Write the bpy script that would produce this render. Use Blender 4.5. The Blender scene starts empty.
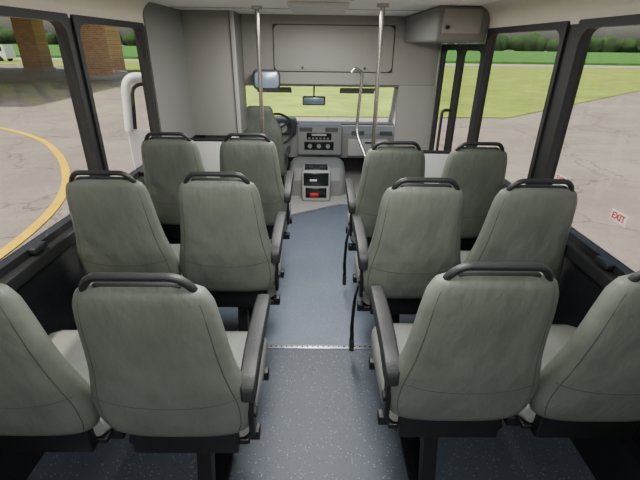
import bpy, bmesh, math, random
from mathutils import Vector, Matrix, Euler
random.seed(4)
S=bpy.context.scene
def lin(c): 
    c=c/255.0
    return c/12.92 if c<=0.04045 else ((c+0.055)/1.055)**2.4
def rgb(r,g,b): return (lin(r),lin(g),lin(b),1)

# ---------------- materials ----------------
def mat(name,col,rough=0.6,metal=0,noise=0.0,nscale=20,bump=0.0,bscale=60,spec=0.5,stretch=None):
    m=bpy.data.materials.new(name); m.use_nodes=True
    nt=m.node_tree; b=nt.nodes['Principled BSDF']
    b.inputs['Roughness'].default_value=rough; b.inputs['Metallic'].default_value=metal
    b.inputs['Specular IOR Level'].default_value=spec
    b.inputs['Base Color'].default_value=col
    tc=nt.nodes.new('ShaderNodeTexCoord')
    if noise>0:
        n=nt.nodes.new('ShaderNodeTexNoise'); n.inputs['Scale'].default_value=nscale; n.inputs['Detail'].default_value=5
        nt.links.new(tc.outputs['Object'],n.inputs['Vector'])
        r=nt.nodes.new('ShaderNodeValToRGB')
        r.color_ramp.elements[0].position=0.3; r.color_ramp.elements[1].position=0.7
        r.color_ramp.elements[0].color=tuple(c*(1-noise) for c in col[:3])+(1,)
        r.color_ramp.elements[1].color=tuple(min(1,c*(1+noise)) for c in col[:3])+(1,)
        nt.links.new(n.outputs['Fac'],r.inputs['Fac']); nt.links.new(r.outputs['Color'],b.inputs['Base Color'])
    if bump>0:
        n2=nt.nodes.new('ShaderNodeTexNoise'); n2.inputs['Scale'].default_value=bscale; n2.inputs['Detail'].default_value=4
        if stretch:
            mp=nt.nodes.new('ShaderNodeMapping'); mp.inputs['Scale'].default_value=stretch
            nt.links.new(tc.outputs['Object'],mp.inputs['Vector']); nt.links.new(mp.outputs[0],n2.inputs['Vector'])
        else: nt.links.new(tc.outputs['Object'],n2.inputs['Vector'])
        bp=nt.nodes.new('ShaderNodeBump'); bp.inputs['Strength'].default_value=bump; bp.inputs['Distance'].default_value=0.02
        nt.links.new(n2.outputs['Fac'],bp.inputs['Height']); nt.links.new(bp.outputs['Normal'],b.inputs['Normal'])
    return m

M={}
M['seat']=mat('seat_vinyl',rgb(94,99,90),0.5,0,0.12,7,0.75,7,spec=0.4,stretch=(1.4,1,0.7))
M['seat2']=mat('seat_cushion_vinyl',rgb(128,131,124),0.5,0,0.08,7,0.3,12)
M['seam']=mat('seat_seam',rgb(60,63,57),0.7)
M['black']=mat('black_plastic',rgb(32,33,34),0.5,0,0.1,60,0.1,200)
M['blackmetal']=mat('black_metal',rgb(22,22,24),0.45,0.2)
M['wallgrey']=mat('grey_panel',rgb(148,146,140),0.6,0,0.05,90,0.15,300)
M['wallgrey2']=mat('grey_panel_dark',rgb(122,122,118),0.65,0,0.05,90,0.15,300)
M['cream']=mat('cream_panel',rgb(228,223,204),0.5,0,0.02,10)
M['ceil']=mat('ceiling_white',rgb(245,244,240),0.6,0,0.02,30)
M['blackwall']=mat('dark_side_panel',rgb(26,27,30),0.4,0,0.15,20,0.1,100)
M['white']=mat('white_panel',rgb(205,206,202),0.5,0,0.02,10)
M['chrome']=mat('polished_steel',rgb(190,188,184),0.25,1.0)
M['alu']=mat('aluminium',rgb(190,192,195),0.35,0.9,0.1,50)
M['dash']=mat('dash_grey',rgb(136,137,135),0.6,0,0.04,60,0.1,200)
M['dashdark']=mat('dash_dark',rgb(56,58,60),0.6,0,0.06,60)
M['lightgrey']=mat('light_grey_plastic',rgb(172,171,167),0.55,0,0.03,40)
M['red']=mat('red_plastic',rgb(200,30,25),0.4)
M['paint']=mat('white_paint',rgb(235,236,236),0.25)
M['trim']=mat('headliner',rgb(118,117,112),0.8,0,0.05,60)
M['mirror']=mat('mirror_glass',rgb(176,196,216),0.25,0.55)  # pale blue puts a bright reflection into the mirror colour
M['labelwhite']=mat('label_white',rgb(230,228,224),0.5)
M['yellow']=mat('yellow_paint',rgb(248,200,10),0.6,0,0.15,3)
M['screen']=mat('radio_face',rgb(20,22,26),0.25)
M['car']=mat('car_paint',rgb(230,232,235),0.25)
M['tyre']=mat('rubber',rgb(20,20,20),0.8)

def glass(name,tint):
    m=bpy.data.materials.new(name); m.use_nodes=True; nt=m.node_tree; nt.nodes.clear()
    o=nt.nodes.new('ShaderNodeOutputMaterial'); t=nt.nodes.new('ShaderNodeBsdfTransparent'); g=nt.nodes.new('ShaderNodeBsdfGlossy')
    t.inputs['Color'].default_value=tint; g.inputs['Roughness'].default_value=0.02
    mx=nt.nodes.new('ShaderNodeMixShader'); mx.inputs[0].default_value=0.04
    nt.links.new(t.outputs[0],mx.inputs[1]); nt.links.new(g.outputs[0],mx.inputs[2]); nt.links.new(mx.outputs[0],o.inputs[0])
    return m
M['glass']=glass('tinted_glass',(0.78,0.77,0.74,1))
M['windshield']=glass('windshield_glass',(0.88,0.90,0.86,1))

def floor_mat(name,base,light,dark):
    m=bpy.data.materials.new(name); m.use_nodes=True; nt=m.node_tree; b=nt.nodes['Principled BSDF']
    b.inputs['Roughness'].default_value=0.5
    tc=nt.nodes.new('ShaderNodeTexCoord')
    v=nt.nodes.new('ShaderNodeTexVoronoi'); v.inputs['Scale'].default_value=130
    nt.links.new(tc.outputs['Object'],v.inputs['Vector'])
    sep=nt.nodes.new('ShaderNodeSeparateColor'); nt.links.new(v.outputs['Color'],sep.inputs[0])
    r=nt.nodes.new('ShaderNodeValToRGB'); r.color_ramp.interpolation='CONSTANT'
    e=r.color_ramp.elements; e[0].position=0; e[0].color=dark; e[1].position=0.14; e[1].color=base
    q=e.new(0.88); q.color=light
    nt.links.new(sep.outputs[0],r.inputs['Fac'])
    lt=nt.nodes.new('ShaderNodeMath'); lt.operation='LESS_THAN'; lt.inputs[1].default_value=0.33
    nt.links.new(v.outputs['Distance'],lt.inputs[0])
    mx=nt.nodes.new('ShaderNodeMix'); mx.data_type='RGBA'; mx.inputs[6].default_value=base
    nt.links.new(lt.outputs[0],mx.inputs[0]); nt.links.new(r.outputs['Color'],mx.inputs[7])
    n=nt.nodes.new('ShaderNodeTexNoise'); n.inputs['Scale'].default_value=3; n.inputs['Detail'].default_value=8
    nt.links.new(tc.outputs['Object'],n.inputs['Vector'])
    mr=nt.nodes.new('ShaderNodeMapRange'); mr.inputs[3].default_value=0.8; mr.inputs[4].default_value=1.2
    nt.links.new(n.outputs['Fac'],mr.inputs[0])
    m2=nt.nodes.new('ShaderNodeMix'); m2.data_type='RGBA'; m2.blend_type='MULTIPLY'; m2.inputs[0].default_value=1
    nt.links.new(mx.outputs[2],m2.inputs[6]); nt.links.new(mr.outputs[0],m2.inputs[7])
    nt.links.new(m2.outputs[2],b.inputs['Base Color'])
    return m
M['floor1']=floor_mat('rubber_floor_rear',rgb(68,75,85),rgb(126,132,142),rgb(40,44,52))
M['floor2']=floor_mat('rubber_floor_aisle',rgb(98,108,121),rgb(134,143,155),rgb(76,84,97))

def asphalt():
    m=bpy.data.materials.new('cracked_asphalt'); m.use_nodes=True; nt=m.node_tree; b=nt.nodes['Principled BSDF']
    b.inputs['Roughness'].default_value=0.9
    tc=nt.nodes.new('ShaderNodeTexCoord')
    n=nt.nodes.new('ShaderNodeTexNoise'); n.inputs['Scale'].default_value=1.0; n.inputs['Detail'].default_value=10; n.inputs['Roughness'].default_value=0.65
    nt.links.new(tc.outputs['Object'],n.inputs['Vector'])
    add=nt.nodes.new('ShaderNodeMix'); add.data_type='RGBA'; add.blend_type='ADD'; add.inputs[0].default_value=1.0
    nt.links.new(tc.outputs['Object'],add.inputs[6]); nt.links.new(n.outputs['Color'],add.inputs[7])
    def cr(scale,w,lo):
        v=nt.nodes.new('ShaderNodeTexVoronoi'); v.feature='DISTANCE_TO_EDGE'; v.inputs['Scale'].default_value=scale
        nt.links.new(add.outputs[2],v.inputs['Vector'])
        r=nt.nodes.new('ShaderNodeValToRGB'); e=r.color_ramp.elements
        e[0].position=0.0; e[0].color=(lo,lo,lo,1); e[1].position=w; e[1].color=(1,1,1,1)
        nt.links.new(v.outputs['Distance'],r.inputs['Fac']); return r
    a=cr(0.5,0.012,0.40); c=cr(1.7,0.022,0.80)
    n2=nt.nodes.new('ShaderNodeTexNoise'); n2.inputs['Scale'].default_value=0.5; n2.inputs['Detail'].default_value=14; n2.inputs['Roughness'].default_value=0.75
    nt.links.new(tc.outputs['Object'],n2.inputs['Vector'])
    r2=nt.nodes.new('ShaderNodeValToRGB'); e=r2.color_ramp.elements
    e[0].position=0.35; e[0].color=rgb(132,124,115); e[1].position=0.65; e[1].color=rgb(158,149,137)
    nt.links.new(n2.outputs['Fac'],r2.inputs['Fac'])
    last=r2.outputs['Color']
    for q in (a,c):
        m2=nt.nodes.new('ShaderNodeMix'); m2.data_type='RGBA'; m2.blend_type='MULTIPLY'; m2.inputs[0].default_value=1
        nt.links.new(last,m2.inputs[6]); nt.links.new(q.outputs['Color'],m2.inputs[7]); last=m2.outputs[2]
    nt.links.new(last,b.inputs['Base Color'])
    return m
M['asphalt']=asphalt()
M['grass']=mat('lawn_grass',rgb(138,158,54),0.95,0,0.25,0.8,0.3,8)
M['corn']=mat('corn_leaves',rgb(64,122,34),0.95,0,0.25,0.6,0.3,4)
M['road']=mat('road_surface',rgb(165,160,152),0.9,0,0.08,1)
M['tree']=mat('tree_leaves',rgb(44,72,34),0.95,0,0.35,0.3)
def brick():
    m=bpy.data.materials.new('brick'); m.use_nodes=True; nt=m.node_tree; b=nt.nodes['Principled BSDF']; b.inputs['Roughness'].default_value=0.9
    tc=nt.nodes.new('ShaderNodeTexCoord'); mp=nt.nodes.new('ShaderNodeMapping'); mp.inputs['Rotation'].default_value=(math.radians(90),0,0)
    t=nt.nodes.new('ShaderNodeTexBrick'); t.inputs['Scale'].default_value=2.2
    t.inputs['Color1'].default_value=rgb(190,148,108); t.inputs['Color2'].default_value=rgb(164,122,88); t.inputs['Mortar'].default_value=rgb(205,182,155)
    nt.links.new(tc.outputs['Object'],mp.inputs['Vector']); nt.links.new(mp.outputs[0],t.inputs['Vector']); nt.links.new(t.outputs['Color'],b.inputs['Base Color'])
    return m
M['brick']=brick()

# ---------------- helpers ----------------
def link(o,parent=None):
    S.collection.objects.link(o)
    if parent: o.parent=parent
    return o
def root(name,loc=(0,0,0),rotz=0):
    e=bpy.data.objects.new(name,None); e.empty_display_size=0.1; e.location=loc; e.rotation_euler=(0,0,rotz)
    return link(e)
def smooth(me,ang=40):
    for p in me.polygons: p.use_smooth=True
    try: me.set_sharp_from_angle(angle=math.radians(ang))
    except Exception: pass
def mesh(name,bm,m,parent=None,sm=True):
    bmesh.ops.recalc_face_normals(bm,faces=bm.faces[:])
    me=bpy.data.meshes.new(name); bm.to_mesh(me); bm.free()
    me.materials.append(m)
    if sm: smooth(me)
    return link(bpy.data.objects.new(name,me),parent)
def boxbm(bm,x0,x1,y0,y1,z0,z1,bev=0,seg=3,rot=None):
    r=bmesh.ops.create_cube(bm,size=1); vs=r['verts']
    for v in vs:
        v.co=Vector(((x0+x1)/2+v.co.x*(x1-x0),(y0+y1)/2+v.co.y*(y1-y0),(z0+z1)/2+v.co.z*(z1-z0)))
    if bev>0:
        es=list({e for v in vs for e in v.link_edges})
        bmesh.ops.bevel(bm,geom=es,offset=bev,segments=seg,affect='EDGES',profile=0.5)
def box(name,x0,x1,y0,y1,z0,z1,m,parent=None,bev=0,seg=3):
    bm=bmesh.new(); boxbm(bm,min(x0,x1),max(x0,x1),min(y0,y1),max(y0,y1),min(z0,z1),max(z0,z1),bev,seg); return mesh(name,bm,m,parent)
def boxes(name,lst,m,parent=None,bev=0):
    bm=bmesh.new()
    for b in lst: boxbm(bm,*b,bev)
    return mesh(name,bm,m,parent)
def tube(name,pts,r,m,parent=None,cyc=False,flat=None):
    cu=bpy.data.curves.new(name,'CURVE'); cu.dimensions='3D'; cu.bevel_depth=r; cu.bevel_resolution=4; cu.use_fill_caps=True
    sp=cu.splines.new('POLY'); sp.points.add(len(pts)-1)
    for p,c in zip(sp.points,pts): p.co=(c[0],c[1],c[2],1)
    sp.use_cyclic_u=cyc
    cu.materials.append(m)
    o=bpy.data.objects.new(name,cu)
    link(o); dg=bpy.context.evaluated_depsgraph_get(); me=bpy.data.meshes.new_from_object(o.evaluated_get(dg))
    bpy.data.objects.remove(o); me.name=name
    for p in me.polygons: p.use_smooth=True
    if not me.materials: me.materials.append(m)
    return link(bpy.data.objects.new(name,me),parent)
def rounded(pts,rad,n=6):
    out=[]
    for i,p in enumerate(pts):
        p=Vector(p)
        if i==0 or i==len(pts)-1: out.append(p); continue
        a=Vector(pts[i-1]); c=Vector(pts[i+1])
        d1=(a-p); d2=(c-p); r=min(rad,d1.length*0.49,d2.length*0.49)
        s=p+d1.normalized()*r; e=p+d2.normalized()*r
        for k in range(n+1):
            t=k/n; out.append(s*(1-t)**2+p*2*t*(1-t)+e*t*t)
    return out
def loft(name,rings,m,parent=None,cap=True):
    bm=bmesh.new(); R=[[bm.verts.new(p) for p in r] for r in rings]
    n=len(rings[0])
    for a,b in zip(R,R[1:]):
        for i in range(n): bm.faces.new((a[i],a[(i+1)%n],b[(i+1)%n],b[i]))
    if cap: bm.faces.new(R[0][::-1]); bm.faces.new(R[-1])
    return mesh(name,bm,m,parent)
def rrect(a0,a1,b0,b1,r,n=6):
    pts=[]
    for cx,cy,s in ((a1-r,b1-r,0),(a0+r,b1-r,90),(a0+r,b0+r,180),(a1-r,b0+r,270)):
        for k in range(n+1):
            t=math.radians(s+90*k/n); pts.append((cx+r*math.cos(t),cy+r*math.sin(t)))
    return pts
def frame(name,axis,pos,th,a0,a1,b0,b1,w,r,m,parent=None):
    out=rrect(a0,a1,b0,b1,0.012); inn=rrect(a0+w,a1-w,b0+w,b1-w,r)
    f=(lambda p,d:(pos+d,p[0],p[1])) if axis=='x' else (lambda p,d:(p[0],pos+d,p[1]))
    bm=bmesh.new(); n=len(out)
    A=[bm.verts.new(f(p,-th/2)) for p in out]; B=[bm.verts.new(f(p,-th/2)) for p in inn]
    C=[bm.verts.new(f(p,th/2)) for p in out]; D=[bm.verts.new(f(p,th/2)) for p in inn]
    for i in range(n):
        j=(i+1)%n
        bm.faces.new((A[i],A[j],B[j],B[i])); bm.faces.new((C[i],C[j],D[j],D[i])); bm.faces.new((B[i],B[j],D[j],D[i])); bm.faces.new((A[i],A[j],C[j],C[i]))
    return mesh(name,bm,m,parent)
def torus(name,R,r,m,parent,loc,rot):
    bm=bmesh.new(); n=40;k=10
    V=[[bm.verts.new(((R+r*math.cos(2*math.pi*j/k))*math.cos(2*math.pi*i/n),(R+r*math.cos(2*math.pi*j/k))*math.sin(2*math.pi*i/n),r*math.sin(2*math.pi*j/k))) for j in range(k)] for i in range(n)]
    for i in range(n):
        for j in range(k): bm.faces.new((V[i][j],V[(i+1)%n][j],V[(i+1)%n][(j+1)%k],V[i][(j+1)%k]))
    o=mesh(name,bm,m,parent); o.location=loc; o.rotation_euler=rot; return o
def cyl(name,loc,r,h,m,parent,rot=(0,0,0),r2=None):
    bm=bmesh.new(); bmesh.ops.create_cone(bm,cap_ends=True,segments=32,radius1=r,radius2=r if r2 is None else r2,depth=h)
    o=mesh(name,bm,m,parent); o.location=loc; o.rotation_euler=rot; return o

W=1.16; CE=1.85; SILL=0.83; WT=1.70; YB=-1.3; YF=4.3
# ---------------- shell ----------------
fl=root('floor')
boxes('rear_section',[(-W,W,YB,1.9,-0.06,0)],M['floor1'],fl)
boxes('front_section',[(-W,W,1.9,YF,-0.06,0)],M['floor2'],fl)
box('cab_section',-1.0,1.0,YF+0.001,5.7,-0.08,-0.02,M['lightgrey'],fl)
st=root('trim_1')
box('threshold_strip',-0.34,0.34,1.885,1.915,0.0,0.006,M['alu'],st,0.002)
bm=bmesh.new()
for k in range(22):
    bmesh.ops.create_uvsphere(bm,u_segments=8,v_segments=5,radius=0.005,matrix=Matrix.Translation((-0.32+k*0.0305,1.9,0.0065)))
mesh('rivets',bm,M['blackmetal'],st)
st2=root('trim_2')
def slab(name,q,z0,z1,m,parent):
    bm=bmesh.new()
    a=[bm.verts.new((x,y,z0)) for x,y in q]; b=[bm.verts.new((x,y,z1)) for x,y in q]
    bm.faces.new(a[::-1]); bm.faces.new(b); n=len(q)
    for k in range(n): bm.faces.new((a[k],a[(k+1)%n],b[(k+1)%n],b[k]))
    return mesh(name,bm,m,parent,False)
slab('cab_edge_strip',[(-0.42,3.86),(-0.40,3.80),(0.28,4.26),(0.26,4.30)],0,0.008,M['alu'],st2)
slab('cab_entry_mat',[(-0.75,3.96),(-0.42,3.86),(0.26,4.30),(-0.75,4.30)],0,0.004,M['lightgrey'],fl)
c=root('ceiling'); box('ceiling_panel',-W,W,YB,YF,CE,CE+0.05,M['ceil'],c)
boxes('ceiling_seams',[(-W,W,y-0.01,y+0.01,CE-0.004,CE+0.001) for y in (-0.2,1.1,2.4,3.6)],M['lightgrey'],c)

def side_wall(name,s,wins,panel_from,door=None):
    r=root(name)
    x0,x1=sorted((s*W,s*(W+0.05)))
    yend=YF
    segs=[(YB,yend if not door else door[0])]
    boxes('lower_panel',[(x0,x1,a,b,-0.06,SILL) for a,b in segs],M['blackwall'],r)
    lx=sorted((s*W,s*(W-0.05)))
    end=panel_from
    boxes('sill_ledge',[(lx[0],lx[1],YB,end,SILL-0.07,SILL-0.01)],M['black'],r,0.01)
    boxes('seat_rail',[(sorted((s*W,s*(W-0.03)))[0],sorted((s*W,s*(W-0.03)))[1],YB+.05,3.0,0.30,0.35)],M['blackmetal'],r)
    boxes('upper_panel',[(x0,x1,YB,yend,WT,CE+.05)],M['cream'],r)
    bm=bmesh.new(); n=6; A=[];B=[]
    for k in range(n+1):
        t=math.pi/2*k/n; xx=s*(W-0.10+0.10*math.cos(t)); zz=CE-0.10+0.10*math.sin(t)
        A.append(bm.verts.new((xx,YB,zz)));B.append(bm.verts.new((xx,panel_from,zz)))
    for k in range(n): bm.faces.new((A[k],A[k+1],B[k+1],B[k]))
    mesh('cove',bm,M['cream'],r)
    ys=[YB]+[v for w in wins for v in w]+[panel_from]
    pill=[]
    for k in range(0,len(ys),2): 
        if ys[k+1]-ys[k]>0.001: pill.append((x0,x1,ys[k],ys[k+1],SILL,WT))
    boxes('window_pillars',pill,M['black'],r)
    if not door:
        boxes('front_panel',[(x0,x1,panel_from,yend,SILL,WT)],M['wallgrey2'],r)
        boxes('front_panel_skin',[(sorted((s*W,s*(W-0.012)))[0],sorted((s*W,s*(W-0.012)))[1],panel_from,3.9,SILL-0.01,CE)],M['wallgrey2'],r)
    else:
        boxes('door_post',[(x0,x1,door[1],yend,-0.06,WT)],M['wallgrey'],r)
    return r
LW=[(-1.1,-0.15),(0.0,0.75),(0.87,2.12),(2.20,3.02)]
RW=[(-1.1,-0.15),(0.0,0.68),(0.80,2.02),(2.15,3.10)]
side_wall('wall_left',-1,LW,3.08)
side_wall('wall_right',1,RW,3.14,door=(3.14,4.26))
i=1
for s,wins in ((-1,LW),(1,RW)):
    for a,b in wins:
        r=root('window_%d'%i); i+=1
        frame('frame','x',s*(W+0.01),0.045,a-0.02,b+0.02,SILL-0.015,WT+0.015,0.034,0.07,M['black'],r)
        box('glass_pane',s*(W+0.02),s*(W+0.026),a,b,SILL,WT,M['glass'],r)
        box('latch',s*(W-0.045),s*(W-0.015),(a+b)/2-0.04,(a+b)/2+0.04,SILL+0.0,SILL+0.025,M['black'],r,0.006)
# back wall
r=root('wall_back')
boxes('panel',[(-W,W,YB-0.05,YB,-0.06,SILL),(-W,W,YB-0.05,YB,WT,CE+.05),(-W,-0.8,YB-0.05,YB,SILL,WT),(0.8,W,YB-0.05,YB,SILL,WT)],M['wallgrey'],r)
r=root('window_%d'%i); i+=1
frame('frame','y',YB+0.01,0.06,-0.82,0.82,SILL-0.02,WT+0.02,0.05,0.07,M['black'],r)
box('glass_pane',-0.8,0.8,YB-0.03,YB-0.024,SILL,WT,M['glass'],r)

# front bulkhead
r=root('wall_front')
boxes('header_panel',[(-0.72,W,YF,YF+0.05,1.25,CE+0.05)],M['wallgrey'],r,0.004)
boxes('right_panel',[(0.80,W,YF,YF+0.05,-0.06,1.25)],M['wallgrey'],r)
boxes('left_bulkhead',[(-W,-0.72,3.9,3.95,0.82,CE+0.02)],M['wallgrey'],r,0.006)
boxes('left_return',[(-0.75,-0.72,3.9,YF+0.05,0.82,CE+0.02)],M['wallgrey2'],r)
boxes('edge_trim',[(-0.745,-0.71,3.885,3.915,0.82,CE)],M['lightgrey'],r,0.006)
boxes('lower_left',[(-W,-0.90,YF,YF+0.05,-0.06,0.9)],M['wallgrey'],r)
cab=root('overhead_cabinet_door')
fr=rrect(-0.42,0.71,1.37,1.765,0.05)
loft('door_panel',[[(p[0],YF-0.003,p[1]) for p in fr],[(p[0],YF-0.018,p[1]) for p in fr],[(0.145+(p[0]-0.145)*0.985,YF-0.022,1.57+(p[1]-1.57)*0.97) for p in fr]],M['wallgrey'],cab)
frame('door_gap','y',YF-0.004,0.006,-0.428,0.718,1.362,1.773,0.010,0.05,M['dashdark'],cab)
for hx in (-0.15,0.45): cyl('latch_%d'%(hx>0),(hx,YF-0.025,1.40),0.012,0.02,M['dashdark'],cab,(math.pi/2,0,0))

# door operator box
r=root('door_operator_housing')
box('housing',0.80,W-0.004,3.13,YF-0.004,1.63,CE-0.002,M['wallgrey2'],r,0.02)
box('cover',0.84,1.1,3.12,3.135,1.68,1.83,M['wallgrey'],r,0.006)
tube('knob',[(0.87,3.10,1.72),(0.87,3.13,1.72)],0.012,M['black'],r)

# entry door
r=root('door_1')
for k,(a,b) in enumerate(((3.16,3.70),(3.71,4.25))):
    frame('leaf_%d_frame'%(k+1),'x',W+0.02,0.04,a,b,-0.05,1.62,0.045,0.05,M['black'],r)
    box('leaf_%d_glass'%(k+1),W+0.02,W+0.025,a+.03,b-.03,0.35,1.60,M['glass'],r)
    box('leaf_%d_kick'%(k+1),W+0.015,W+0.03,a+.03,b-.03,0,0.36,M['black'],r)
tube('grab_bar',rounded([(W,3.72,0.5),(W-0.07,3.72,0.5),(W-0.07,3.72,1.1),(W,3.72,1.1)],0.04),0.013,M['black'],r)

# modesty panels with stanchions
def modesty(x0,x1,y,px,zt=0.87):
    r=root('modesty_panel')
    box('panel',x0,x1,y-0.012,y+0.012,0.12,zt,M['white'],r,0.008)
    tube('top_rail',[(x0,y,zt+0.01),(x1,y,zt+0.01)],0.014,M['black'],r)
    tube('base_rail',[(x0,y,0.1),(x1,y,0.1)],0.014,M['chrome'],r)
    p=root('grab_pole')
    tube('pole',[(px,y,0.01),(px,y,CE)],0.016,M['chrome'],p)
    cyl('ceiling_flange',(px,y,CE-0.01),0.04,0.02,M['chrome'],p)
    cyl('floor_flange',(px,y,0.01),0.04,0.02,M['chrome'],p)
modesty(-W+0.02,-0.48,3.42,-0.45)
modesty(0.45,W-0.02,3.08,0.42)
r=root('entry_grab_rail')
tube('rail',rounded([(0.30,3.98,1.38),(0.33,3.98,1.42),(0.40,3.98,1.38),(0.37,3.98,0.85),(0.47,3.75,0.62),(0.47,3.75,0.02)],0.1),0.015,M['chrome'],r)

# ---------------- seats ----------------
LV=[(0.500,0.150,0.022,0.096),(0.511,0.190,0.040,0.096),(0.533,0.213,0.050,0.094),(0.575,0.228,0.055,0.088),(0.63,0.232,0.056,0.079),(0.685,0.227,0.055,0.069),
    (0.745,0.212,0.053,0.057),(0.81,0.197,0.050,0.046),(0.89,0.186,0.048,0.033),(0.97,0.178,0.045,0.021),(1.035,0.169,0.040,0.013),(1.072,0.152,0.032,0.008),(1.090,0.122,0.018,0.006)]
def lev(z):
    for a,b in zip(LV,LV[1:]):
        if a[0]<=z<=b[0]:
            t=(z-a[0])/(b[0]-a[0]); return [a[k]*(1-t)+b[k]*t for k in range(4)]
    return LV[-1]
def surf(x,z,off=0.001):
    _,hw,ht,yc=lev(z); u=min(0.999,abs(x)/hw); n=3.0
    return (x,yc-ht*(1-u**n)**(1/n)-off,z)
def ring(z,hw,ht,yc,n=48,ex=3.0):
    out=[]
    for k in range(n):
        t=2*math.pi*k/n; c,s=math.cos(t),math.sin(t)
        x=hw*math.copysign(abs(c)**(2/ex),c); y=ht*math.copysign(abs(s)**(2/ex),s)
        if s>0: y-= 0.018*max(0,1-(abs(x)/hw)**2)*min(1,ht/0.05)
        out.append((x,yc+y,z))
    return out
def dense(levels,k=4):
    out=[]
    for i in range(len(levels)-1):
        p0=levels[max(0,i-1)];p1=levels[i];p2=levels[i+1];p3=levels[min(len(levels)-1,i+2)]
        for j in range(k):
            t=j/k
            out.append([p1[q]+(p2[q]-p1[q])*t if q==0 else 0.5*((2*p1[q])+(-p0[q]+p2[q])*t+(2*p0[q]-5*p1[q]+4*p2[q]-p3[q])*t*t+(-p0[q]+3*p1[q]-3*p2[q]+p3[q])*t**3) for q in range(4)])
    out.append(list(levels[-1])); return out
def bus_seat(cx,D,side,aisle,belt=False):
    r=root('bus_seat',(cx,D,0))
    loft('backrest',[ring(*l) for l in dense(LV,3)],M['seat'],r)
    for s in (-1,1):
        tube('side_seam_%d'%(1 if s<0 else 2),[surf(s*lev(z)[1]*0.86,z,-0.0012) for z in [0.52+0.02*k for k in range(28)]],0.002,M['seam'],r)
    tube('cross_seam',[surf(x*0.01*2.05,0.70-0.03*(1-(x/10)**2),-0.0012) for x in range(-10,11)],0.002,M['seam'],r)
    h=rounded([(-0.132,0.010,1.055),(-0.127,-0.006,1.088),(-0.098,-0.016,1.120),(0.098,-0.016,1.120),(0.127,-0.006,1.088),(0.132,0.010,1.055)],0.03)
    tube('grab_handle',h,0.0105,M['black'],r)
    boxes('handle_plate',[(-0.105,0.105,-0.010,0.020,1.078,1.096)],M['black'],r,0.006)
    cr=[]
    for y,hw,z0,z1 in ((0.115,0.16,0.44,0.50),(0.125,0.20,0.425,0.515),(0.16,0.215,0.415,0.522),(0.30,0.218,0.415,0.517),(0.45,0.218,0.415,0.527),(0.53,0.215,0.418,0.528),(0.565,0.20,0.43,0.515),(0.578,0.17,0.45,0.495)):
        cr.append([(p[0],y,p[1]) for p in rrect(-hw,hw,z0,z1,min(0.035,(z1-z0)*0.45))])
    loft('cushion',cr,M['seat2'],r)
    boxes('seat_pan',[(-0.20,0.20,0.12,0.54,0.395,0.418)],M['blackmetal'],r,0.006)
    boxes('back_base',[(-0.17,0.17,0.085,0.125,0.395,0.52)],M['blackmetal'],r,0.008)
    boxes('cross_rails',[(-0.225,0.225,0.17,0.21,0.355,0.396),(-0.225,0.225,0.45,0.49,0.355,0.396)],M['blackmetal'],r,0.004)
    if aisle:
        bm=bmesh.new()
        def bar(a,b,w,t):
            a=Vector(a);b=Vector(b);d=(b-a); L=d.length
            q=d.to_track_quat('Z','X').to_matrix().to_4x4()
            rr=bmesh.ops.create_cube(bm,size=1)
            for v in rr['verts']: v.co=(Matrix.Translation((a+b)/2)@q)@Vector((v.co.x*w,v.co.y*t,v.co.z*L))
        lx=-side*0.03
        bar((lx,0.19,0.36),(lx,0.10,0.02),0.05,0.05)
        bar((lx,0.47,0.36),(lx,0.40,0.02),0.05,0.05)
        bar((lx-side*0.025,0.18,0.33),(lx-side*0.045,0.40,0.06),0.014,0.05)
        boxbm(bm,lx-0.04,lx+0.04,0.04,0.50,0.0,0.028,0.004)
        mesh('pedestal_leg',bm,M['blackmetal'],r)
        ax=-side*0.226
        pr=[]
        for (y,z,hw,hz) in ((0.028,0.700,0.012,0.014),(0.033,0.710,0.020,0.028),(0.06,0.730,0.024,0.030),(0.14,0.752,0.025,0.027),(0.25,0.762,0.026,0.024),(0.36,0.764,0.026,0.022),(0.44,0.760,0.024,0.020),(0.465,0.754,0.014,0.012)):
            pr.append([(ax+p[0],y,z+p[1]) for p in rrect(-hw,hw,-hz,hz,hw*0.3,4)])
        loft('armrest',pr,M['black'],r)
        boxes('armrest_bracket',[(ax-0.008,ax+0.008,0.05,0.10,0.52,0.72)],M['blackmetal'],r,0.003)
        cyl('pivot_bolt',(ax-side*0.010,0.075,0.60),0.016,0.01,M['blackmetal'],r,(0,math.pi/2,0))
    if belt:
        bx=-side*0.226
        bm=bmesh.new(); path=[(bx,0.20,0.50),(bx-side*0.015,0.19,0.42),(bx-side*0.022,0.19,0.25),(bx-side*0.015,0.20,0.14)]
        pv=None
        for p in path:
            a=bm.verts.new((p[0]-0.010,p[1]-0.022,p[2]));b=bm.verts.new((p[0]+0.010,p[1]+0.022,p[2]))
            if pv: bm.faces.new((pv[0],pv[1],b,a))
            pv=(a,b)
        o=mesh('seat_belt',bm,M['black'],r); md=o.modifiers.new('t','SOLIDIFY'); md.thickness=0.004
        box('buckle',bx-side*0.015-0.012,bx-side*0.015+0.012,0.18,0.225,0.08,0.15,M['black'],r,0.004)
    if not aisle:
        x1=side*(W-0.031-abs(cx))
        bb=sorted((0,x1))
        boxes('wall_mount',[(bb[0],bb[1],0.17,0.21,0.315,0.356),(bb[0],bb[1],0.45,0.49,0.315,0.356)],M['blackmetal'],r,0.004)
    return r
for D in (0.82,1.64,2.45):
    bus_seat(-0.415,D,-1,True); bus_seat(-0.885,D,-1,False)
for k,D in enumerate((0.885,1.59,2.28)):
    bus_seat(0.455 if k==0 else 0.44,D,1,True,k>0); bus_seat(0.922 if k==0 else 0.907,D,1,False)

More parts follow.
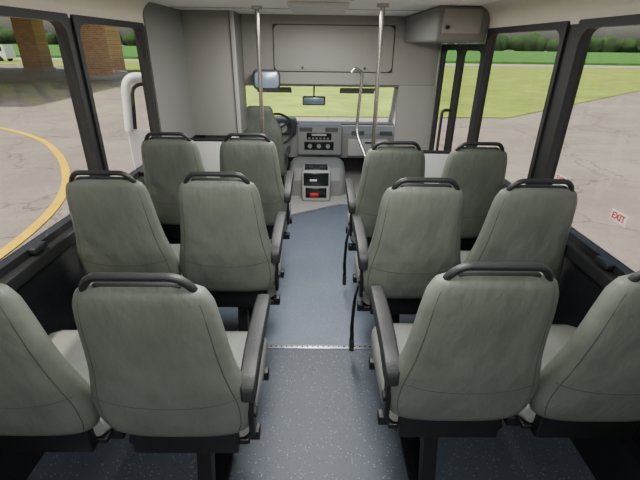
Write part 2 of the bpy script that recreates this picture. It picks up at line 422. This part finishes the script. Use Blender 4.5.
# ---------------- cab ----------------
r=root('cab_shell')
bm=bmesh.new()
def quadbox(bm,pts,th):
    a=[bm.verts.new(p) for p in pts]; b=[bm.verts.new((p[0],p[1],p[2]+th)) for p in pts]
    bm.faces.new(a); bm.faces.new(b[::-1]); n=len(pts)
    for i in range(n): bm.faces.new((a[i],a[(i+1)%n],b[(i+1)%n],b[i]))
quadbox(bm,[(-1.0,YF+0.05,1.25),(1.0,YF+0.05,1.25),(0.92,5.1,1.16),(-0.92,5.1,1.16)],0.05)
mesh('headliner',bm,M['trim'],r,False)
boxes('side_walls',[(0.98,1.03,YF+.05,5.75,-0.08,0.62),(-1.03,-0.98,5.25,5.75,-0.08,0.62),(0.98,1.03,YF+.05,4.45,0.62,1.25),(-1.03,-0.98,YF+.05,4.4,-0.08,1.25)],M['dash'],r)
for s in (-1,1):
    tube('a_pillar_%d'%(1 if s<0 else 2),[(s*0.93,5.08,1.17),(s*0.97,5.45,0.86),(s*1.0,5.85,0.58)],0.04,M['lightgrey'],r)
    tube('roof_rail_%d'%(1 if s<0 else 2),[(s*0.98,YF+.05,1.24),(s*0.93,5.1,1.17)],0.035,M['trim'],r)
boxes('firewall',[(-1.0,1.0,5.79,5.83,-0.08,0.56)],M['dashdark'],r)
bm=bmesh.new()
quadbox(bm,[(-0.98,5.83,0.53),(0.98,5.83,0.53),(0.9,6.7,0.30),(-0.9,6.7,0.30)],0.03)
quadbox(bm,[(-0.9,6.7,0.0),(0.9,6.7,0.0),(0.9,6.75,0.0),(-0.9,6.75,0.0)],0.33)
mesh('hood',bm,M['paint'],r,False)
w=root('window_%d'%i); i+=1
bm=bmesh.new(); vs=[bm.verts.new(p) for p in ((-0.93,5.1,1.17),(0.93,5.1,1.17),(1.0,5.85,0.58),(-1.0,5.85,0.58))]; bm.faces.new(vs)
mesh('windshield_glass',bm,M['windshield'],w,False)
box('side_glass',1.0,1.006,4.45,5.4,0.62,1.2,M['windshield'],w)
for k,x in enumerate((-0.5,0.45)):
    v=root('sun_visor'); o=box('visor',x-0.2,x+0.2,-0.07,0.07,-0.01,0.01,M['trim'],v,0.008); o.location=(0,4.98,1.13); o.rotation_euler=(math.radians(-25),0,0)

d=root('dashboard')
prof=[(5.20,0.30),(5.16,0.46),(5.15,0.62),(5.22,0.695),(5.36,0.71),(5.60,0.67),(5.77,0.59),(5.77,0.30),(5.5,0.30)]
loft('dash_body',[[(x,y,z) for y,z in prof] for x in (-0.97,-0.5,0,0.5,0.97)],M['dash'],d)
prof2=[(5.25,0.71),(5.37,0.722),(5.60,0.682),(5.77,0.61),(5.77,0.59),(5.3,0.67)]
loft('dash_top',[[(x,y,z+0.002) for y,z in prof2] for x in (-0.96,0.96)],M['dashdark'],d)
box('cluster_hood',-0.78,-0.26,5.06,5.35,0.60,0.775,M['dashdark'],d,0.03)
for k,x in enumerate((-0.60,-0.42)): cyl('gauge_%d'%k,(x,5.056,0.69),0.055,0.008,M['lightgrey'],d,(math.pi/2,0,0))
box('center_stack',-0.24,0.30,5.05,5.25,0.36,0.72,M['dash'],d,0.025)
box('radio',-0.13,0.17,5.04,5.055,0.555,0.635,M['screen'],d,0.004)
box('radio_display',-0.07,0.11,5.034,5.042,0.603,0.625,M['lightgrey'],d,0.002)
boxes('radio_buttons',[(-0.11+q*0.045,-0.085+q*0.045,5.034,5.042,0.565,0.582) for q in range(6)],M['dash'],d)
for k,x in enumerate((-0.09,0.02,0.13)): cyl('climate_knob_%d'%k,(x,5.035,0.48),0.026,0.03,M['dash'],d,(math.pi/2,0,0))
box('climate_panel',-0.16,0.20,5.043,5.055,0.43,0.53,M['screen'],d,0.004)
for k,(x,z) in enumerate(((-0.14,0.675),(0.17,0.675),(0.50,0.62),(0.85,0.62))):
    yy=5.042 if abs(x)<.2 else 5.14
    box('vent_%d'%k,x-0.075,x+0.075,yy,yy+0.02,z-0.025,z+0.025,M['screen'],d,0.006)
    boxes('vent_slats_%d'%k,[(x-0.07,x+0.07,yy-0.003,yy+0.002,z-0.018+q*0.012,z-0.014+q*0.012) for q in range(4)],M['dash'],d)
box('glovebox',0.38,0.88,5.12,5.2,0.34,0.55,M['lightgrey'],d,0.015)
box('glovebox_latch',0.59,0.67,5.11,5.125,0.50,0.52,M['dashdark'],d,0.003)

e=root('engine_cover')
pr=[(4.62,-0.02),(4.58,0.18),(4.66,0.31),(4.85,0.35),(5.03,0.345),(5.03,-0.02)]
rings=[]
for x,k in ((-0.33,0.80),(-0.29,0.95),(-0.24,1),(0.24,1),(0.29,0.95),(0.33,0.80)):
    rings.append([(x,4.9+(y-4.9)*(k if y<5 else 1),z*k if z>0 else z) for y,z in pr])
loft('cover',rings,M['dash'],e)
box('console',-0.17,0.15,4.42,4.72,-0.02,0.34,M['lightgrey'],e,0.03)
box('console_tray',-0.14,0.12,4.47,4.68,0.335,0.35,M['screen'],e,0.006)
box('console_bin',-0.15,0.13,4.41,4.44,0.17,0.32,M['screen'],e,0.01)
box('console_lower_bin',-0.13,0.11,4.41,4.44,0.03,0.15,M['screen'],e,0.01)
box('cup_red',-0.08,0.02,4.395,4.425,0.05,0.09,M['red'],e,0.008)
boxes('paper_label',[(-0.08,0.0,4.403,4.412,0.23,0.25)],M['labelwhite'],e)
for x in (-0.07,0.06): cyl('cup_holder_%d'%(x>0),(x,4.53,0.352),0.04,0.02,M['dashdark'],e)

# driver seat
ds=root('driver_seat',(-0.60,4.42,-0.02))
DV=[(0.30,0.20,0.04,0.03),(0.34,0.235,0.06,0.03),(0.5,0.245,0.065,0.01),(0.7,0.235,0.06,-0.02),(0.82,0.215,0.055,-0.035),(0.90,0.18,0.05,-0.04),(0.96,0.15,0.05,-0.045),(1.02,0.135,0.045,-0.05),(1.05,0.11,0.03,-0.05)]
loft('backrest',[ring(*l) for l in dense(DV,3)],M['seat'],ds)
box('cushion',-0.25,0.25,0.04,0.52,0.28,0.42,M['seat'],ds,0.04)
box('base',-0.2,0.2,0.05,0.48,0.0,0.29,M['blackmetal'],ds,0.02)
box('inner_armrest',0.25,0.29,0.02,0.34,0.50,0.56,M['dashdark'],ds,0.015)
sw=root('steering_wheel')
torus('rim',0.19,0.015,M['black'],sw,(-0.48,4.90,0.70),(math.radians(58),0,0))
cyl('hub',(-0.48,4.91,0.695),0.06,0.05,M['dashdark'],sw,(math.radians(58),0,0))
tube('column',[(-0.48,4.92,0.69),(-0.48,5.07,0.62)],0.03,M['dashdark'],sw)
for k,a in enumerate((0,120,240)):
    a=math.radians(a+90+180); ca,sa=math.cos(a),math.sin(a); t=math.radians(58)
    tube('spoke_%d'%(k+1),[(-0.48,4.905,0.695),(-0.48+0.19*ca,4.90+0.19*sa*math.cos(t),0.70+0.19*sa*math.sin(t))],0.012,M['black'],sw)
# mirrors
m1=root('rear_view_mirror')
box('housing',-0.18,0.09,5.04,5.07,0.955,1.06,M['dashdark'],m1,0.014); box('glass',-0.165,0.075,5.034,5.042,0.968,1.047,M['mirror'],m1,0.003)
tube('stalk',[(-0.045,5.06,1.05),(-0.045,5.1,1.16)],0.01,M['dashdark'],m1)
m2=root('passenger_view_mirror')
def mir(hw,hz,r0,y0,y1,name,m):
    pts=rrect(-hw,hw,-hz,hz,r0,8)
    return loft(name,[[(p[0]*0.93,y0,p[1]*0.9) for p in pts],[(p[0],y0+0.006,p[1]) for p in pts],[(p[0],y1,p[1]) for p in pts],[(p[0]*0.85,y1+0.012,p[1]*0.8) for p in pts]],m,m2)
o=mir(0.13,0.088,0.045,-0.02,0.02,'housing',M['dashdark']); o2=mir(0.112,0.072,0.035,-0.026,-0.016,'glass',M['mirror'])
for q in (o,o2): q.location=(-0.49,4.19,1.295); q.rotation_euler=(math.radians(4),0,math.radians(8))
tube('bracket',[(-0.49,4.21,1.32),(-0.49,YF,1.34)],0.012,M['dashdark'],m2)
# open driver door outside
dd=root('cab_door',(-1.05,5.3,0),math.atan2(-0.7,-1.0))
L=1.24
bm=bmesh.new()
A=[(0,-0.35),(L,-0.35),(L+0.02,0.72),(0.0,0.72)]
quad=[bm.verts.new((p[0],-0.03,p[1])) for p in A]; q2=[bm.verts.new((p[0],0.03,p[1])) for p in A]
bm.faces.new(quad); bm.faces.new(q2[::-1])
for k in range(4): bm.faces.new((quad[k],quad[(k+1)%4],q2[(k+1)%4],q2[k]))
mesh('lower_panel',bm,M['paint'],dd)
tube('window_frame',rounded([(0.02,0,0.72),(0.42,0,1.22),(L-0.05,0,1.28),(L,0,0.72)],0.14),0.045,M['paint'],dd)
tube('window_seal',rounded([(0.08,-0.02,0.73),(0.45,-0.02,1.16),(L-0.11,-0.02,1.2),(L-0.07,-0.02,0.73)],0.12),0.02,M['black'],dd)

# EXIT labels on the right windows
def label(y,z,name='exit_label'):
    r=root(name)
    o=box('card',-0.045,0.045,-0.0006,0.0006,-0.022,0.022,M['labelwhite'],r)
    cu=bpy.data.curves.new('lettering','FONT'); cu.body='EXIT'; cu.size=0.036; cu.align_x='CENTER'; cu.align_y='CENTER'; cu.extrude=0.0004; cu.offset=0.0010
    t=bpy.data.objects.new('lettering',cu); cu.materials.append(M['red']); link(t,r); t.rotation_euler=(math.pi/2,0,0); t.location=(0,-0.0015,0)
    r.location=(W+0.012,y,z); r.rotation_euler=(0,0,math.radians(-90))
label(1.47,1.01); label(1.90,1.03)

# added fill lights in made-up ceiling housings, brightening the cabin and seat backs
def fill_light(y,e):
    r=root('ceiling_fill_light',(0,y,CE))
    box('housing',-0.2,0.2,-0.3,0.3,-0.03,-0.001,M['white'],r,0.01)
    l=bpy.data.lights.new('fill_lamp','AREA'); l.shape='RECTANGLE'; l.size=0.36; l.size_y=0.56; l.energy=e; l.color=(1,0.98,0.95)
    o=bpy.data.objects.new('fill_lamp',l); link(o,r); o.location=(0,0,-0.04)
fill_light(-0.6,36); fill_light(0.9,28); fill_light(2.3,25); fill_light(3.3,24)

# ---------------- outside ----------------
G=-0.75
def poly(name,pts,z,m):
    bm=bmesh.new(); bm.faces.new([bm.verts.new((p[0],p[1],z)) for p in pts]); return mesh(name,bm,m,None,False)
poly('parking_lot',[(-200,-100),(200,-100),(200,400),(-200,400)],G,M['asphalt'])
poly('lawn',[(-5.5,15),(7,15.5),(20,27),(60,30),(150,31),(150,60),(-150,60),(-150,52),(-30,48),(-14,38)],G+0.03,M['grass'])
poly('road',[(-200,60),(200,60),(200,68),(-200,68)],G+0.05,M['road'])
bm=bmesh.new(); boxbm(bm,-220,220,70,290,G,G+0.35); mesh('corn_field',bm,M['corn'])
bm=bmesh.new()
for k in range(150):
    x=-300+k*4.2+random.uniform(-2,2); s=random.uniform(3.0,6)
    mt=Matrix.Translation((x,305+random.uniform(-6,6),G+s*0.9))@Matrix.Diagonal((s*1.1,s,s*random.uniform(.8,1.2),1))
    bmesh.ops.create_icosphere(bm,subdivisions=2,radius=1,matrix=mt)
for v in bm.verts: v.co+=Vector((random.uniform(-.5,.5),random.uniform(-.5,.5),random.uniform(-.5,.5)))
mesh('tree_line',bm,M['tree'])
p=root('entrance_portico',(0,0,G))
for k,(x,y,h) in enumerate(((-23.8,38,0.8),(-14.9,31,1.05),(-34,18,0.9))):
    box('brick_pillar_%d'%(k+1),x-h,x+h,y-h,y+h,0.0,5.2,M['brick'],p,0.02); box('plinth_%d'%(k+1),x-h-.1,x+h+.1,y-h-.1,y+h+.1,0,0.3,M['road'],p,0.03)
slab('canopy_roof',[(-38,15),(-12.5,15.5),(-13.5,40),(-38,42)],5.2,6.0,M['cream'],p)
# yellow curb line
pts=[(-16,14.6),(-12.5,13.8),(-9.7,12.6),(-7.4,11.0),(-5.9,9.3),(-4.9,7.8),(-4.3,6.6),(-3.95,5.4),(-3.8,4.0),(-3.7,1.0),(-3.7,-8)]
bm=bmesh.new(); pv=None
sm=[]
for k in range(len(pts)-1):
    p0=Vector(pts[max(0,k-1)]);p1=Vector(pts[k]);p2=Vector(pts[k+1]);p3=Vector(pts[min(len(pts)-1,k+2)])
    for j in range(6):
        t=j/6; sm.append(0.5*((2*p1)+(p2-p0)*t+(2*p0-5*p1+4*p2-p3)*t*t+(3*p1-p0-3*p2+p3)*t**3))
for k in range(len(sm)-1):
    dv=(sm[k+1]-sm[k]).normalized(); n=Vector((-dv.y,dv.x))*0.075
    a=bm.verts.new((sm[k].x+n.x,sm[k].y+n.y,G+0.015)); b=bm.verts.new((sm[k].x-n.x,sm[k].y-n.y,G+0.015))
    if pv: bm.faces.new((pv[0],pv[1],b,a))
    pv=(a,b)
mesh('yellow_curb_line',bm,M['yellow'],None,False)
# parked van
v=root('parked_van',(-40.5,56,G))
prof=[(-2.3,0.35),(-2.35,1.0),(-1.5,1.2),(-0.8,1.85),(2.2,1.9),(2.35,1.0),(2.3,0.35)]
loft('body',[[(x,y,z) for x,z in prof] for y in (-0.9,0.9)],M['car'],v)
boxes('side_windows',[(-0.8,0.6,-0.92,0.92,1.2,1.7),(0.75,2.0,-0.92,0.92,1.2,1.7)],M['screen'],v)
for x in (-1.5,1.5):
    for y in (-0.85,0.85): cyl('wheel',(x,y,0.33),0.33,0.2,M['tyre'],v,(math.pi/2,0,0))

# ---------------- light ----------------
wd=bpy.data.worlds.new('sky'); S.world=wd; wd.use_nodes=True; nt=wd.node_tree
bg=nt.nodes['Background']; sk=nt.nodes.new('ShaderNodeTexSky')
try: sk.sky_type='NISHITA'
except Exception: pass
sk.sun_disc=False; sk.sun_elevation=math.radians(62); sk.sun_rotation=math.radians(200); sk.air_density=1.0; sk.dust_density=4
nt.links.new(sk.outputs[0],bg.inputs[0]); bg.inputs[1].default_value=0.30
su=bpy.data.lights.new('sun','SUN'); su.energy=7.5; su.angle=math.radians(2); su.color=(1,0.94,0.84)
so=bpy.data.objects.new('sun',su); link(so); so.rotation_euler=Euler((math.radians(14),math.radians(-12),0))

# ---------------- camera ----------------
f=410.0; th=math.degrees(math.atan(195/f))
cd=bpy.data.cameras.new('camera'); cd.sensor_width=36; cd.lens=f/640*36; cd.clip_start=0.02; cd.clip_end=2000
co=bpy.data.objects.new('camera',cd); link(co)
R=Matrix.Rotation(math.radians(-0.56),4,'Z')@Matrix.Rotation(math.radians(90-th),4,'X')@Matrix.Rotation(math.radians(0.8),4,'Z')
co.matrix_world=Matrix.Translation((0,0,1.6))@R
S.camera=co
